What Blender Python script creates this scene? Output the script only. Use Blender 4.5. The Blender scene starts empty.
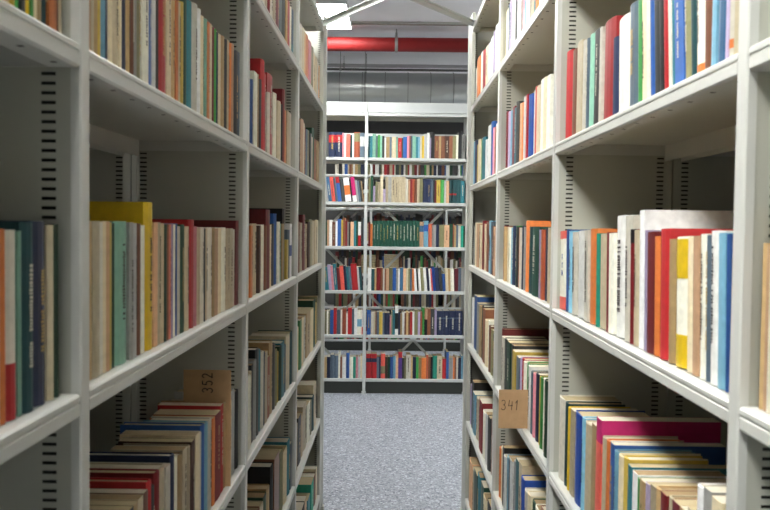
import bpy, math, random, re
from mathutils import Vector, Matrix
R = random.Random(7)
C = bpy.context.scene.collection
S = bpy.context.scene

# ------------------------------------------------------------------ camera (measured from the photograph)
CAMZ = 1.68
F_PX, PITCH, ROLL, YAW = 839.4, .03614, .01201, -.00794
_F = Vector((math.sin(YAW)*math.cos(PITCH), math.cos(YAW)*math.cos(PITCH), -math.sin(PITCH)))
_R0 = Vector((math.cos(YAW), -math.sin(YAW), 0)); _U0 = _R0.cross(_F)
_R = _R0*math.cos(ROLL)+_U0*math.sin(ROLL); _U = -_R0*math.sin(ROLL)+_U0*math.cos(ROLL)
cd = bpy.data.cameras.new('camera'); cam = bpy.data.objects.new('camera', cd); C.objects.link(cam)
cd.sensor_width = 36; cd.lens = 36*F_PX/770; cd.clip_start = .05
m = Matrix((_R, _U, -_F)).transposed().to_4x4(); m.translation = (0, 0, CAMZ); cam.matrix_world = m
cd.dof.use_dof = True; cd.dof.focus_distance = 4.6; cd.dof.aperture_fstop = 11
S.camera = cam

def ray(x, y):
    d = _F+_R*((x-385)/F_PX)-_U*((y-255)/F_PX)
    return d
def proj(p):
    q = Vector(p)-Vector((0, 0, CAMZ)); z = q.dot(_F)
    return 385+F_PX*q.dot(_R)/z, 255-F_PX*q.dot(_U)/z

# ------------------------------------------------------------------ materials
def lin(c):
    return tuple(((v/255)/12.92 if v/255 <= .04045 else ((v/255+.055)/1.055)**2.4) for v in c)
MATS = {}
def mat(name, rgb, rough=.5, metal=0., noise=.0, nscale=40., spec=.5, bump=0., stretch=None):
    if name in MATS: return MATS[name]
    m = bpy.data.materials.new(name); m.use_nodes = True; nt = m.node_tree
    b = nt.nodes['Principled BSDF']; b.inputs['Base Color'].default_value = (*lin(rgb), 1)
    b.inputs['Roughness'].default_value = rough; b.inputs['Metallic'].default_value = metal
    b.inputs['Specular IOR Level'].default_value = spec
    if noise or bump:
        tc = nt.nodes.new('ShaderNodeTexCoord'); n = nt.nodes.new('ShaderNodeTexNoise')
        n.inputs['Scale'].default_value = nscale; n.inputs['Detail'].default_value = 3
        if stretch:
            mp = nt.nodes.new('ShaderNodeMapping'); mp.inputs['Scale'].default_value = stretch
            nt.links.new(tc.outputs['Object'], mp.inputs['Vector']); nt.links.new(mp.outputs[0], n.inputs['Vector'])
        else: nt.links.new(tc.outputs['Object'], n.inputs['Vector'])
        if noise:
            r = nt.nodes.new('ShaderNodeValToRGB'); l = lin(rgb)
            r.color_ramp.elements[0].position = .3; r.color_ramp.elements[1].position = .7
            r.color_ramp.elements[0].color = (*[v*(1-noise) for v in l], 1)
            r.color_ramp.elements[1].color = (*[min(1, v*(1+noise)) for v in l], 1)
            nt.links.new(n.outputs['Fac'], r.inputs[0]); nt.links.new(r.outputs[0], b.inputs['Base Color'])
        if bump:
            bp = nt.nodes.new('ShaderNodeBump'); bp.inputs['Strength'].default_value = bump; bp.inputs['Distance'].default_value = .002
            nt.links.new(n.outputs['Fac'], bp.inputs['Height']); nt.links.new(bp.outputs[0], b.inputs['Normal'])
    MATS[name] = m; return m

# colour word -> (rgb, words used in the label)
PAL = dict(
 ivory=(222,217,202), cream=(208,195,164), tan=(176,148,104), beige=(184,170,142), peach=(206,164,128), white=(234,234,230),
 orange=(204,116,58), coral=(222,92,78), salmon=(204,112,88), red=(162,30,34), darkred=(112,22,28), maroon=(92,20,34), pink=(206,130,140),
 magenta=(166,22,92), lilac=(168,154,184), purple=(78,50,120), navy=(28,40,70), blue=(40,84,150), royalblue=(20,66,150), denim=(50,90,124),
 skyblue=(120,172,196), slate=(84,100,114), teal=(42,112,124), darkteal=(20,62,66), green=(60,140,66), darkgreen=(22,62,42), bottlegreen=(24,74,60),
 mint=(128,178,156), seagreen=(36,146,122), olive=(120,118,84), yellow=(214,180,30), mustard=(186,160,70), grey=(140,140,136), lightgrey=(180,182,182),
 charcoal=(54,56,56), black=(22,22,24), brown=(122,76,52), darkbrown=(66,42,32), terracotta=(168,84,56))
WORD = dict(darkred='dark red', darkteal='dark teal', darkgreen='dark green', bottlegreen='bottle green', royalblue='royal blue', skyblue='sky blue',
 denim='denim blue', lightgrey='light grey', darkbrown='dark brown', seagreen='sea green')
def book_mat(c, v=None):
    v = R.randrange(3) if v is None else v
    k = (1, .88, 1.1)[v]; rgb = tuple(min(240, x*k) for x in PAL[c])
    return mat('book cloth %s %d' % (c, v), rgb, rough=.42+.12*v, noise=.10, nscale=60)
PAGES = [mat('aged page edges', (186,170,134), .85, noise=.16, nscale=30, stretch=(1, 40, 1)),
         mat('pale page edges', (206,198,178), .85, noise=.13, nscale=30, stretch=(1, 40, 1)),
         mat('brown page edges', (156,132,96), .85, noise=.18, nscale=30, stretch=(1, 40, 1))]
RACK = mat('painted grey steel', (182,183,172), .42, noise=.03, nscale=6)  # one rack paint in two tones; panels get the shaded one
LIPM = mat('painted light grey steel', (204,205,200), .36, noise=.03, nscale=6)  # same paint, with its lit tone put into shelves and front posts
RACKW = mat('painted pale steel', (196,200,198), .38, noise=.03, nscale=6)
HOLE = mat('dark punched hole', (18,18,16), .9)

# ------------------------------------------------------------------ mesh helpers
class MB:
    def __init__(s): s.v = []; s.f = []; s.m = []
    def quad(s, a, b, c, d, mi=0):
        i = len(s.v); s.v += [a, b, c, d]; s.f.append((i, i+1, i+2, i+3)); s.m.append(mi)
    def box(s, x0, x1, y0, y1, z0, z1, mi=0):
        i = len(s.v)
        s.v += [(x0,y0,z0),(x1,y0,z0),(x1,y1,z0),(x0,y1,z0),(x0,y0,z1),(x1,y0,z1),(x1,y1,z1),(x0,y1,z1)]
        for f in ((0,3,2,1),(4,5,6,7),(0,1,5,4),(1,2,6,5),(2,3,7,6),(3,0,4,7)): s.f.append(tuple(i+k for k in f)); s.m.append(mi)
    def prism(s, pts, ax, a0, a1, mi=0):          # closed outline pts (2-D) swept along axis ax
        n = len(pts); i = len(s.v)
        for a in (a0, a1):
            for p, q in pts: s.v.append({'x': (a,p,q), 'y': (p,a,q), 'z': (p,q,a)}[ax])
        s.f.append(tuple(i+k for k in range(n))); s.m.append(mi)
        s.f.append(tuple(i+n+k for k in reversed(range(n)))); s.m.append(mi)
        for k in range(n): s.f.append((i+k, i+(k+1)%n, i+n+(k+1)%n, i+n+k)); s.m.append(mi)
    def tube(s, p, q, r, n=16, mi=0, caps=True, r2=None):
        p, q = Vector(p), Vector(q); d = (q-p).normalized(); u = d.orthogonal().normalized(); w = d.cross(u); i = len(s.v)
        for c, rr in ((p, r), (q, r if r2 is None else r2)):
            for k in range(n):
                a = 2*math.pi*k/n; s.v.append(tuple(c+(u*math.cos(a)+w*math.sin(a))*rr))
        for k in range(n): s.f.append((i+k, i+(k+1)%n, i+n+(k+1)%n, i+n+k)); s.m.append(mi)
        if caps:
            s.f.append(tuple(i+k for k in reversed(range(n)))); s.m.append(mi)
            s.f.append(tuple(i+n+k for k in range(n))); s.m.append(mi)
    def bar(s, p, q, w, h, up=(0,0,1), mi=0):      # rectangular bar from p to q
        p, q, up = Vector(p), Vector(q), Vector(up); d = (q-p).normalized(); a = d.cross(up).normalized()*w/2; b = a.cross(d).normalized()*h/2; i = len(s.v)
        for c in (p, q):
            for sa, sb in ((-1,-1),(1,-1),(1,1),(-1,1)): s.v.append(tuple(c+a*sa+b*sb))
        for f in ((0,1,2,3),(7,6,5,4),(0,4,5,1),(1,5,6,2),(2,6,7,3),(3,7,4,0)): s.f.append(tuple(i+k for k in f)); s.m.append(mi)
    def mesh(s, name, mats):
        me = bpy.data.meshes.new(name); me.from_pydata(s.v, [], s.f); me.update()
        for k in (mats if isinstance(mats, (list, tuple)) else [mats]): me.materials.append(k)
        if any(s.m): me.polygons.foreach_set('material_index', s.m)
        return me
    def obj(s, name, mats, parent=None, smooth=None, bevel=0):
        me = s.mesh(name, mats)
        import bmesh
        bm = bmesh.new(); bm.from_mesh(me); bmesh.ops.recalc_face_normals(bm, faces=bm.faces); bm.to_mesh(me); bm.free()
        if smooth: me.polygons.foreach_set('use_smooth', [True]*len(me.polygons))
        o = bpy.data.objects.new(name, me); C.objects.link(o); o.parent = parent
        if bevel:
            b = o.modifiers.new('bevel', 'BEVEL'); b.width = bevel; b.segments = 2; b.limit_method = 'ANGLE'
        return o
def thing(name, loc=(0,0,0), rz=0, label=None, cat=None, group=None, kind=None):
    o = bpy.data.objects.new(name, None); C.objects.link(o); o.location = loc; o.rotation_euler = (0,0,rz); o.empty_display_size = .05
    return tag(o, label, cat, group, kind)
def tag(o, label=None, cat=None, group=None, kind=None):
    if label: o['label'] = label
    if cat: o['category'] = cat
    if group: o['group'] = group
    if kind: o['kind'] = kind
    return o

# ------------------------------------------------------------------ room
CEIL = 3.53
def floor_mat():
    m = bpy.data.materials.new('speckled grey vinyl'); m.use_nodes = True; nt = m.node_tree; b = nt.nodes['Principled BSDF']
    tc = nt.nodes.new('ShaderNodeTexCoord')
    def vor(sc):
        v = nt.nodes.new('ShaderNodeTexVoronoi'); v.inputs['Scale'].default_value = sc; nt.links.new(tc.outputs['Object'], v.inputs['Vector'])
        sp = nt.nodes.new('ShaderNodeSeparateColor'); nt.links.new(v.outputs['Color'], sp.inputs[0]); return sp.outputs[0]
    r = nt.nodes.new('ShaderNodeValToRGB'); r.color_ramp.interpolation = 'CONSTANT'; cr = r.color_ramp
    cols = [(0, (96,102,116)), (.14, (142,147,158)), (.45, (156,161,172)), (.72, (168,174,184)), (.9, (206,212,220))]
    cr.elements[0].position = 0; cr.elements[0].color = (*lin(cols[0][1]), 1)
    cr.elements[1].position = cols[1][0]; cr.elements[1].color = (*lin(cols[1][1]), 1)
    for p, c in cols[2:]: e = cr.elements.new(p); e.color = (*lin(c), 1)
    nt.links.new(vor(95), r.inputs[0]); nt.links.new(r.outputs[0], b.inputs['Base Color'])
    b.inputs['Roughness'].default_value = .38
    return m
def slab(name, x0, x1, y0, y1, z0, z1, m):
    b = MB(); b.box(x0, x1, y0, y1, z0, z1); o = b.obj(name, m); o['kind'] = 'structure'; return o
X0, X1, Y0, Y1 = -4.2, 4.2, -4.2, 14.2
slab('floor', X0-.2, X1+.2, Y0-.2, Y1+.2, -.12, 0, floor_mat())
CEILM = mat('painted concrete ceiling', (234,233,236), .9, noise=.04, nscale=3)
WALLM = mat('grey wall paint', (110,110,108), .85, noise=.03, nscale=3)
slab('ceiling', X0-.2, X1+.2, Y0-.2, Y1+.2, CEIL, CEIL+.15, CEILM)
slab('wall_front', X0, X1, Y0-.2, Y0, 0, CEIL, WALLM)
slab('wall_left', X0-.2, X0, Y0-.2, Y1+.2, 0, CEIL, WALLM)
slab('wall_right', X1, X1+.2, Y0-.2, Y1+.2, 0, CEIL, WALLM)
slab('wall_back', X0, X1, Y1, Y1+.2, 0, CEIL, mat('grey end wall paint', (84,84,84), .85, noise=.03, nscale=3))

# ------------------------------------------------------------------ racks
LEV = {k: CAMZ-.2167+k*.4363 for k in range(-3, 4)}     # shelf heights, -3 lowest ... 3 top cover
PL, PR = .3875, .4258                                    # rack face distances from the camera axis
YL, YR, BAY, DEP = 1.059, 1.038, 1.2, .31
TOP = LEV[3]+.10
def frame_meshes():
    T = .0135
    p = MB(); xs = [-.012, -.032, -.050, -DEP+.040, -DEP+.022, -DEP+.012]
    z0, z1 = .02, TOP-.012; pitch = .0119
    for y in (-T, T):
        for a, b in ((xs[0], xs[1]), (xs[2], xs[3]), (xs[4], xs[5])): p.quad((a,y,z0), (b,y,z0), (b,y,z1), (a,y,z1))
        z = z0; 
        for (a, b) in ((xs[1], xs[2]), (xs[3], xs[4])):
            z = z0
            while z < z1-.02:
                p.quad((a,y,z), (b,y,z), (b,y,z+.0077), (a,y,z+.0077)); z += pitch
            p.quad((a,y,z), (b,y,z), (b,y,z1), (a,y,z1))
    p.quad((xs[0],0,z0), (xs[5],0,z0), (xs[5],0,z1), (xs[0],0,z1), 1)       # added middle sheet, coloured dark to stand for shade behind the slots
    front = MB(); w = .0150
    front.prism([(0, -w+.002), (0, w-.002), (-.002, w), (-.013, w), (-.013, -w), (-.002, -w)], 'z', 0, TOP)
    back = MB(); back.box(-DEP, -DEP+.013, -w, w, 0, TOP)
    foot = MB(); foot.box(-DEP-.004, .006, -.022, .022, 0, .022)
    return p.mesh('side_panel', [RACK, mat('painted shade inside the panel', (46,45,40), .8)]), front.mesh('front_post', LIPM), back.mesh('rear_post', RACK), foot.mesh('foot_plate', RACK)
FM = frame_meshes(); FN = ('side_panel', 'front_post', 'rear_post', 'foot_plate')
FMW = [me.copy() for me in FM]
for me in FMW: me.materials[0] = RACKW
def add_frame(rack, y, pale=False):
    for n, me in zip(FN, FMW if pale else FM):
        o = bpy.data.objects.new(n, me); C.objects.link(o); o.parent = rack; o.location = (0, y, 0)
def shelf_mesh(L, lip=.030, mt=LIPM, z_extra=0):
    b = MB(); h = L/2
    prof = [(0,-.003),(-.003,0),(-.012,0),(-.014,-.0015),(-DEP+.02,-.0015),(-DEP+.02,-.045),(-DEP+.0215,-.045),(-DEP+.0215,-.004),
            (-.016,-.004),(-.018,-.0046),(-.0045,-.0046),(-.0045,-lip+.0025),(-.030,-lip+.0025),(-.030,-lip),(-.003,-lip),(0,-lip+.003),(0,-.0135),(-.0022,-.0125),(-.0022,-.0095),(0,-.0085)]
    # front lip with a shallow pressed groove, folded under, board, folded rear edge
    outer = [(0,-.0085),(0,-.003),(-.003,0),(-DEP+.02,0),(-DEP+.02,-.045),(-DEP+.022,-.045),(-DEP+.022,-.003),(-.005,-.003),(-.005,-lip+.002),(-.034,-lip+.002),(-.034,-lip),(-.003,-lip),(0,-lip+.003),(0,-.0135),(-.0018,-.0125),(-.0018,-.0095)]
    b.prism(outer, 'y', -h, h)
    b.box(-.034-.004, -.034, -h, h, -lip, -lip+.010)
    for s in (-1, 1): b.box(-DEP+.022, -.006, s*(h-.001), s*h, -lip, -.003)       # folded ends
    n = int(L/.085)
    for i in range(n):                                    # punched holes in the folded edge
        y = -h+(i+.6)*L/n; b.quad((-.0140,y-.004,-lip-.0003), (-.0140,y+.004,-lip-.0003), (-.0215,y+.004,-lip-.0003), (-.0215,y-.004,-lip-.0003), 1)
    me = b.mesh('shelf', [mt, HOLE])
    import bmesh
    bm = bmesh.new(); bm.from_mesh(me); bmesh.ops.recalc_face_normals(bm, faces=bm.faces); bm.to_mesh(me); bm.free()
    return me
SH = {}
def add_shelves(rack, yc, L, levels, pale=False):
    key = (round(L, 3), pale)
    if key not in SH: SH[key] = shelf_mesh(L, mt=RACKW if pale else LIPM)
    for k in levels:
        o = bpy.data.objects.new('shelf', SH[key]); C.objects.link(o); o.parent = rack; o.location = (-.001, yc, LEV[k])
RL = {('L',0): 'nearest grey steel rack bay of the left row, cut by the frame edge',
      ('L',1): 'grey steel left rack bay holding the card 352 and a tall yellow book',
      ('L',2): 'grey steel rack bay in the left row, holding several bright red books',
      ('L',3): 'last grey steel rack bay of the left row, beside the open floor',
      ('R',0): 'nearest pale steel rack bay of the right row, only a sliver inside the frame',
      ('R',1): 'pale steel rack bay in the right row, with magenta book and white folder',
      ('R',2): 'pale steel rack bay in the right row, with the card 341 sticking out',
      ('R',3): 'last pale steel rack bay of the right row, at the end of the aisle'}
ALL = [-3,-2,-1,0,1,2,3]
for side, P, Yn in (('L', PL, YL), ('R', PR, YR)):
    sx = -1 if side == 'L' else 1
    for n in range(4):
        ya = Yn+(n-1)*BAY; yb = Yn+n*BAY
        if n == 3: yb += .23
        r = thing('shelving_rack', (sx*P, (ya+yb)/2, 0), 0 if side == 'L' else math.pi, RL[(side, n)], 'shelving rack', 'racks along both sides of the aisle')
        h = (yb-ya)/2; q = 1 if side == 'L' else -1
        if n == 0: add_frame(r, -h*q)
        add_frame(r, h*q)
        e = .20 if n == 3 else 0                       # the last frame stands clear of the shelf ends
        add_shelves(r, -e/2*q, 2*h-.034-e, ALL)
        if n == 3:                                     # closed end upright
            b = MB(); b.box(-.022, -.004, (h-.2)*q, (h-.016)*q, .05, TOP-.02); b.obj('end_post', RACK, r)
        # the rack that stands back to back with it
        r2 = thing('shelving_rack', (sx*(P+2*DEP+.003), (ya+yb)/2, 0), math.pi if side == 'L' else 0,
                   'unlit steel rack bay standing back to back behind the %s %s bay' % (('nearest', 'second', 'third', 'last')[n], 'left' if side == 'L' else 'right'), 'shelving rack', 'racks standing back to back with the aisle racks')
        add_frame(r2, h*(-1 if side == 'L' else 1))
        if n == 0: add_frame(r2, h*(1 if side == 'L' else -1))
        add_shelves(r2, 0, 2*h-.034, ALL)

# back rack across the end of the aisle, and the one behind it
BY, BYAW = 8.262, .0299
BX0 = -.260                                             # post between its two bays
def backrack(Yp, xc, label, lower=True, group='racks across the end of the aisle', cut=None, nlev=ALL):
    # origin at the face, face looks towards -Y
    r = thing('shelving_rack', (xc, Yp+xc*BYAW, 0), -math.pi/2+BYAW, label, 'shelving rack', group)
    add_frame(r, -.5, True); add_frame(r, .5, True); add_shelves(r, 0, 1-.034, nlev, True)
    f = MB(); f.box(-.02, 0, -.5, .5, LEV[3]+.004, TOP+.004); f.obj('top_fascia', mat('fascia enamel', (184,188,188), .5, noise=.03, nscale=6), r)
    f = MB(); f.box(-.05, -.047, -.485, .485, .001, LEV[-3]-.028); f.obj('kick_plate', mat('dark grey kick plate', (62,66,60), .6), r)  # fascia strip on top above; here a dark strip under the bottom shelf
    for zc in (CAMZ-.15, CAMZ-.15-1.03):                # flat steel cross braces on the rear
        for s in (-1, 1):
            b = MB(); b.bar((-DEP-.006-.004*s, -.49, zc-s*.5), (-DEP-.006-.004*s, .49, zc+s*.5), .026, .003, up=(1,0,0)); b.obj('cross_brace', RACKW, r)
    return r
backrack(BY, BX0-.5, 'pale steel rack bay facing down the aisle, behind the left row, partly hidden')
backrack(BY, BX0+.5, 'pale steel rack bay facing down the aisle, holding the long green set')
backrack(BY, BX0+1.5, 'pale steel rack bay facing the aisle, hidden beyond the right row')
for j, w in enumerate(('left part', 'middle part', 'right part')):
    r = backrack(11.1, BX0-.52+j*1.0, 'dim steel rack bay seen through the back rack, %s' % w, group='racks beyond the back rack')

# ------------------------------------------------------------------ books
BOOKS = []
def book_meshes(w, h, d, cm, pm, hard, bands, title, rng):
    """origin: bottom of the spine's middle; spine faces +X, thickness along Y."""
    out = []
    t = min(.0024 if hard else .0008, w*.2); hw = w/2
    bulge = min(.006, w*.22) if hard else min(.0015, w*.1)
    n = 5 if w > .02 else 3
    arc = [(-bulge*(abs(i/(n-1)*2-1))**2, -hw+w*i/(n-1)) for i in range(n)]
    outer = arc; inner = [(-t-bulge*.6, hw-t), (-t-bulge*.6, -hw+t)]
    pts = outer+[(-d, hw), (-d, hw-t)]+inner+[(-d, -hw+t), (-d, -hw)]
    c = MB(); c.prism(pts, 'z', 0, h); out.append(('cover', c, cm))
    p = MB(); i = .003 if hard else .0004
    p.box(-d+(.003 if hard else 0), -t-bulge*.6, -hw+t, hw-t, .0008+i, h-i); out.append(('page_block', p, pm))
    def strip(mb, z0, z1, y0=-.5, y1=.5, mi=0, e=.0004):
        k = 4
        for j in range(k):
            a = y0+(y1-y0)*j/k; b = y0+(y1-y0)*(j+1)/k
            xa = -bulge*(abs(2*a))**2+e; xb = -bulge*(abs(2*b))**2+e
            mb.quad((xa, a*w, z0), (xb, b*w, z0), (xb, b*w, z1), (xa, a*w, z1), mi)
    for (bc, f0, f1) in bands:
        b = MB(); b.prism([(x+.0005, y*1.001) for x, y in arc]+[(-.004-bulge, hw*1.001+.0003), (-.004-bulge, -hw*1.001-.0003)], 'z', h*f0, h*f1)
        out.append(('spine_band', b, book_mat(bc, 0)))
    if title:
        b = MB(); z = h*rng.uniform(.2, .35); end = h*rng.uniform(.7, .9); k = rng.uniform(.09, .18)
        while z < end:                                   # a line of small illegible characters up the spine
            l = rng.uniform(.0025, .0045)
            if rng.random() < .86: strip(b, z, z+l*.8, -k*rng.uniform(.7, 1), k*rng.uniform(.7, 1), 0, .0008)
            z += l*1.15
        out.append(('spine_title', b, title))
    return out
TITLE_D = mat('dark spine print', (52,44,44), .6); TITLE_L = mat('pale spine print', (200,196,178), .6); TITLE_G = mat('gilt spine print', (178,150,84), .45)
LIGHT = set('ivory cream tan beige peach white orange coral salmon pink lilac skyblue mint yellow mustard lightgrey grey'.split())
def place(row, pos, rz, w, h, d, color, bands, lean, title, hard, gset=None):
    cm = book_mat(color, row['v'] if gset else None)
    pm = PAGES[R.choice((0,0,1,1,2))]
    tm = None
    if title: tm = TITLE_D if color in LIGHT else R.choice((TITLE_L, TITLE_G))
    parts = book_meshes(w, h, d, cm, pm, hard, bands, tm, R)
    M = Matrix.Translation(pos) @ Matrix.Rotation(rz, 4, 'Z')
    if lean:                                             # tilt about the bottom corner it rests on
        s = 1 if lean > 0 else -1
        M = M @ Matrix.Translation((0, s*w/2, 0)) @ Matrix.Rotation(-lean, 4, 'X') @ Matrix.Translation((0, -s*w/2, 0))
    obs = []
    for n, mb, m_ in parts:
        me = mb.mesh('book_'+n, m_); o = bpy.data.objects.new(n, me); o.matrix_world = M; C.objects.link(o); obs.append(o)
    BOOKS.append(dict(row=row, parts=obs, M=M, color=color, w=w, h=h, hits=0, gset=gset, bands=bands, title=bool(title)))
def parse(s):
    out = []
    for e in s.replace('\n', ' ').split(';'):
        e = e.strip()
        if not e: continue
        bands = []; 
        if '|' in e:
            e, bs = e.split('|', 1)
            for b in bs.split('|'):
                q = b.split(); bands.append((q[0], float(q[1]), float(q[2])))
        t = e.split(); d = dict(x=float(t[0]), c=t[1], top=None, lean=0, fl='', g=None, bands=bands, dep=None)
        for u in t[2:]:
            if u[0] == '@': d['top'] = float(u[1:])
            elif u[0] == '<': d['lean'] = math.radians(float(u[1:]))
            elif u[0] == 'g': d['g'] = u
            elif u[0] == 'd': d['dep'] = float(u[1:])
            else: d['fl'] += u
        out.append(d)
    return out
ROWS = []
def row(rack, bay, k, spec, inset=.018, hdef=.205, lean=0, end=None):
    rw = dict(rack=rack, bay=bay, k=k, v=0); ROWS.append(rw)
    E_ = parse(spec); z = LEV[k]
    def along(x):
        """distance along the shelf for the spine edge seen at column x."""
        if rack in 'LR':
            P = -(PL+inset) if rack == 'L' else PR+inset
            y = 250.
            for _ in range(4):
                d = ray(x, y); t = P/d.x if abs(d.x) > 1e-5 else 50; Yw = d.y*t; y = proj((P, Yw, z))[1]
                y = max(-400, min(900, y))
            return Yw
        y = proj((0, BY, z))[1]; d = ray(x, y)
        t = (BY+inset)/(d.y-BYAW*d.x); return d.x*t      # world X on the yawed face
    def ztop(x, yt, s):
        d = ray(x, yt)
        if rack in 'LR': t = s/d.y
        else: t = (BY+inset)/(d.y-BYAW*d.x)
        return CAMZ+d.z*t
    pos = [along(e['x']) for e in E_]
    n = len(E_)-1
    hs = [None]*n
    for i in range(n):
        if E_[i]['top'] is not None:
            hs[i] = ztop((E_[i]['x']+E_[i+1]['x'])/2, E_[i]['top'], (pos[i]+pos[i+1])/2)-z
    known = [h for h in hs if h]
    for i in range(n):
        if hs[i] is None:
            nb = [hs[j] for j in (i-1, i+1) if 0 <= j < n and hs[j]]
            base = (sum(nb)/len(nb) if nb else (sorted(known)[len(known)//2] if known else hdef))
            hs[i] = base+R.uniform(-.008, .006)
    for i in range(n):
        e = E_[i]
        if e['c'] == 'gap': continue
        a, b = sorted((pos[i], pos[i+1]))
        if lean and rack == 'R': q_ = hs[i]*math.tan(math.radians(lean))*.5; a -= q_; b -= q_
        if rack in 'LR':
            Yn = YL if rack == 'L' else YR
            a = max(a, Yn+(bay-1)*BAY+.019); b = min(b, Yn+bay*BAY-.019)
        elif bay == 1: a = max(a, BX0+.018); b = min(b, BX0+1-.018)
        else: a = max(a, BX0-1+.018); b = min(b, BX0-.018)
        if b-a < .004: continue
        w = (b-a)*.975; h = min(hs[i], .40)
        h = max(.10, h); s = (a+b)/2
        ln = e['lean'] or math.radians(lean)
        if ln: w *= math.cos(ln)
        d = e['dep'] or min(.27, h*R.uniform(.66, .76)+.004)
        ins = inset+(R.uniform(-.001, .0015) if bay < 2 and rack in 'LR' else R.uniform(-.003, .005)); zz = z+.0012
        hard = (w > .012 and R.random() < .7) or bool(e['g'])
        big = (w*F_PX/(s if rack in 'LR' else 99) > 8)
        ttl = ('T' in e['fl']) or (rack in 'LR' and w > .014 and R.random() < .35) or (rack == 'B' and w > .03 and not e['bands'] and R.random() < .15)
        if e['g'] in ('gg', 'gn', 'gb'): ttl = True
        if 'n' in e['fl']: ttl = False
        if rack == 'L': place(rw, (-(PL+ins), s, zz), 0, w, h, d, e['c'], e['bands'], ln, ttl, hard, e['g'])
        elif rack == 'R': place(rw, (PR+ins, s, zz), math.pi, w, h, d, e['c'], e['bands'], -ln, ttl, hard, e['g'])
        else: place(rw, (s, BY+s*BYAW+ins, zz), -math.pi/2+BYAW, w, h, d, e['c'], e['bands'], -ln, ttl, hard, e['g'])
        BOOKS[-1]['i'] = len(BOOKS)
row('L',0,1,"-60 cream;-45 brown;-32 ivory;-20 navy;-8 cream;4 tan;11 yellow;16 green;22 charcoal;26 yellow;31 green;34 cream;39 tan;43 darkteal;50 orange;57.5 brown;60 beige;63 end")
row('L',0,0,"-60 ivory @236;-46 navy @230;-34 cream @234;-22 red @233;-12 beige @231;-3 ivory @232;2 orange @230;9.5 ivory @231 |red 0 .3;20 mint @232;24 darkteal @223 T;37 navy @222 T;50.5 cream @226;57 darkgreen @225;61 end")
row('L',1,1,"""88 peach;92 cream;95 tan;99 mustard;102 skyblue;107 navy;109 cream;115 beige T;121 cream;123 navy;128 tan;132 brown;135 grey;138 olive T;143 ivory;149 blue;153 white;157 charcoal;
160 red T;168 cream;172.5 tan;176 orange;178.5 cream;182 mustard;185 darkgreen @1;188 teal @2;194 ivory @5 T;199 white @10;202 cream @17;205 mint @20;208 orange @23;210 cream @25;213 darkred @28;215 green @30;217 navy @33;
218.5 cream @35;222.5 tan @37;225.5 charcoal @40;227 cream @41;229.5 orange @44;232 peach @45;235 charcoal @52;238.5 slate @54;242 end""")
row('L',1,0,"""88 tan @222;93 cream @222;100.5 ivory @223;104 cream @222;107.5 peach @222;110.5 mustard @223;113 darkgreen @224;117 mint @222;130 grey @223;134 lightgrey @224;138 brown @224;142 ivory @226;146.5 yellow @203 T d.20;155 peach @223;
159 cream @223;162.5 beige @224;165 darkgreen @225;167 brown @225;169.5 salmon @225;172 lilac @224;174 ivory @225;176 blue @224;179 ivory @227;181 darkgreen @225;185 beige @227;190 red @220 d.19;195 pink @227;197.5 cream @228;
201 ivory @228 T;204 charcoal @229;205.5 beige @229;209 ivory @228;213 tan @228;216 peach @229;219 cream @229;223 ivory @228 T;227 beige @229;229.5 cream @229;233 ivory @230;236 darkred @221 d.19;239 end""")
row('L',1,-1,"""108 tan @530;114 ivory @526;119 brown @518;124 cream @515;129 charcoal @509;134 tan @504;139 cream @498;144 brown @492 d.17;148.5 red @481;152.5 charcoal @487;156.5 darkred @472;161 cream @467;167 ivory @466;171.5 navy @455 d.18;175 ivory @458;
179.5 tan @455;184 cream @449;188 beige @447;192 darkbrown @441;195.5 cream @434;200 ivory @433;203 blue @425 d.18;206 skyblue @423;209 ivory @420;213 orange @418;215.5 darkred @413;221 red @405 T;224 tan @403;226.5 grey @404 T;229 cream @402;232 lightgrey @391;236 black @391;239.5 end""", inset=.016)
row('L',2,2,"256 cream;260 red;263 ivory;266 cream;269.5 darkred;271 ivory;275 cream;277.5 darkred;280 darkteal;284 charcoal;287 tan;288.5 red;291 ivory;292.2 slate |teal .0 .3;295 peach;297.3 end")
row('L',2,1,"252 blue @80;253.5 ivory @73;257 tan @75;259 black @80;261.5 red @61;265 red @74 T;268 ivory @93;269.7 red @76;275 ivory @94;278 cream @102;280.5 ivory @104;282.5 black @105;283.6 darkred @90;285.2 orange @111;287.5 cream @112;290 ivory @114;293 end")
row('L',2,0,"250.3 orange @226;252.5 brown @228;254.7 beige @224;259 darkbrown @226;260.5 peach @226;262.5 ivory @225;265 brown @226;266.5 darkred @210 d.2;270.5 cream @225;273 charcoal @224;275.5 blue @214 d.19;278 ivory @222;280 mint @224;282.5 tan @224;284.5 black @209 d.2;286.3 mustard @240;288 slate @230;289.5 white @224 |royalblue .4 .6;291.5 navy @226;292.6 end")
row('L',2,-1,"248.8 ivory @376;251 cream @372;253 charcoal @365;255 grey @360;257 black @349;260 teal @350;262 ivory @352;264 slate @352;265.5 cream @352;268 terracotta @357;271 tan @342;274 charcoal @344;276 olive @350;278.5 mustard @352;280 darkgreen @346;281.5 teal @342 T;285 slate @345;286.5 cream @335;290 darkteal @332;292.5 end", inset=.016)
row('L',2,-2,"256 ivory @515;259 brown @510;262 cream @505;265.5 darkgreen @495;268.5 tan @487;271 black @465;273.5 brown @455;278.5 darkbrown @461;281 olive @451;284 cream @449;287.5 teal @440;290 slate @443;291.5 brown @444;293 end", inset=.016)
row('L',3,2,"300 ivory @25;303 cream @29;305 tan @33;306.8 orange @36;309.2 pink @42;311.5 olive @48;313.5 cream @54;315.5 beige @58;317.5 ivory @63;319.7 peach @68;321.7 end")
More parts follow.
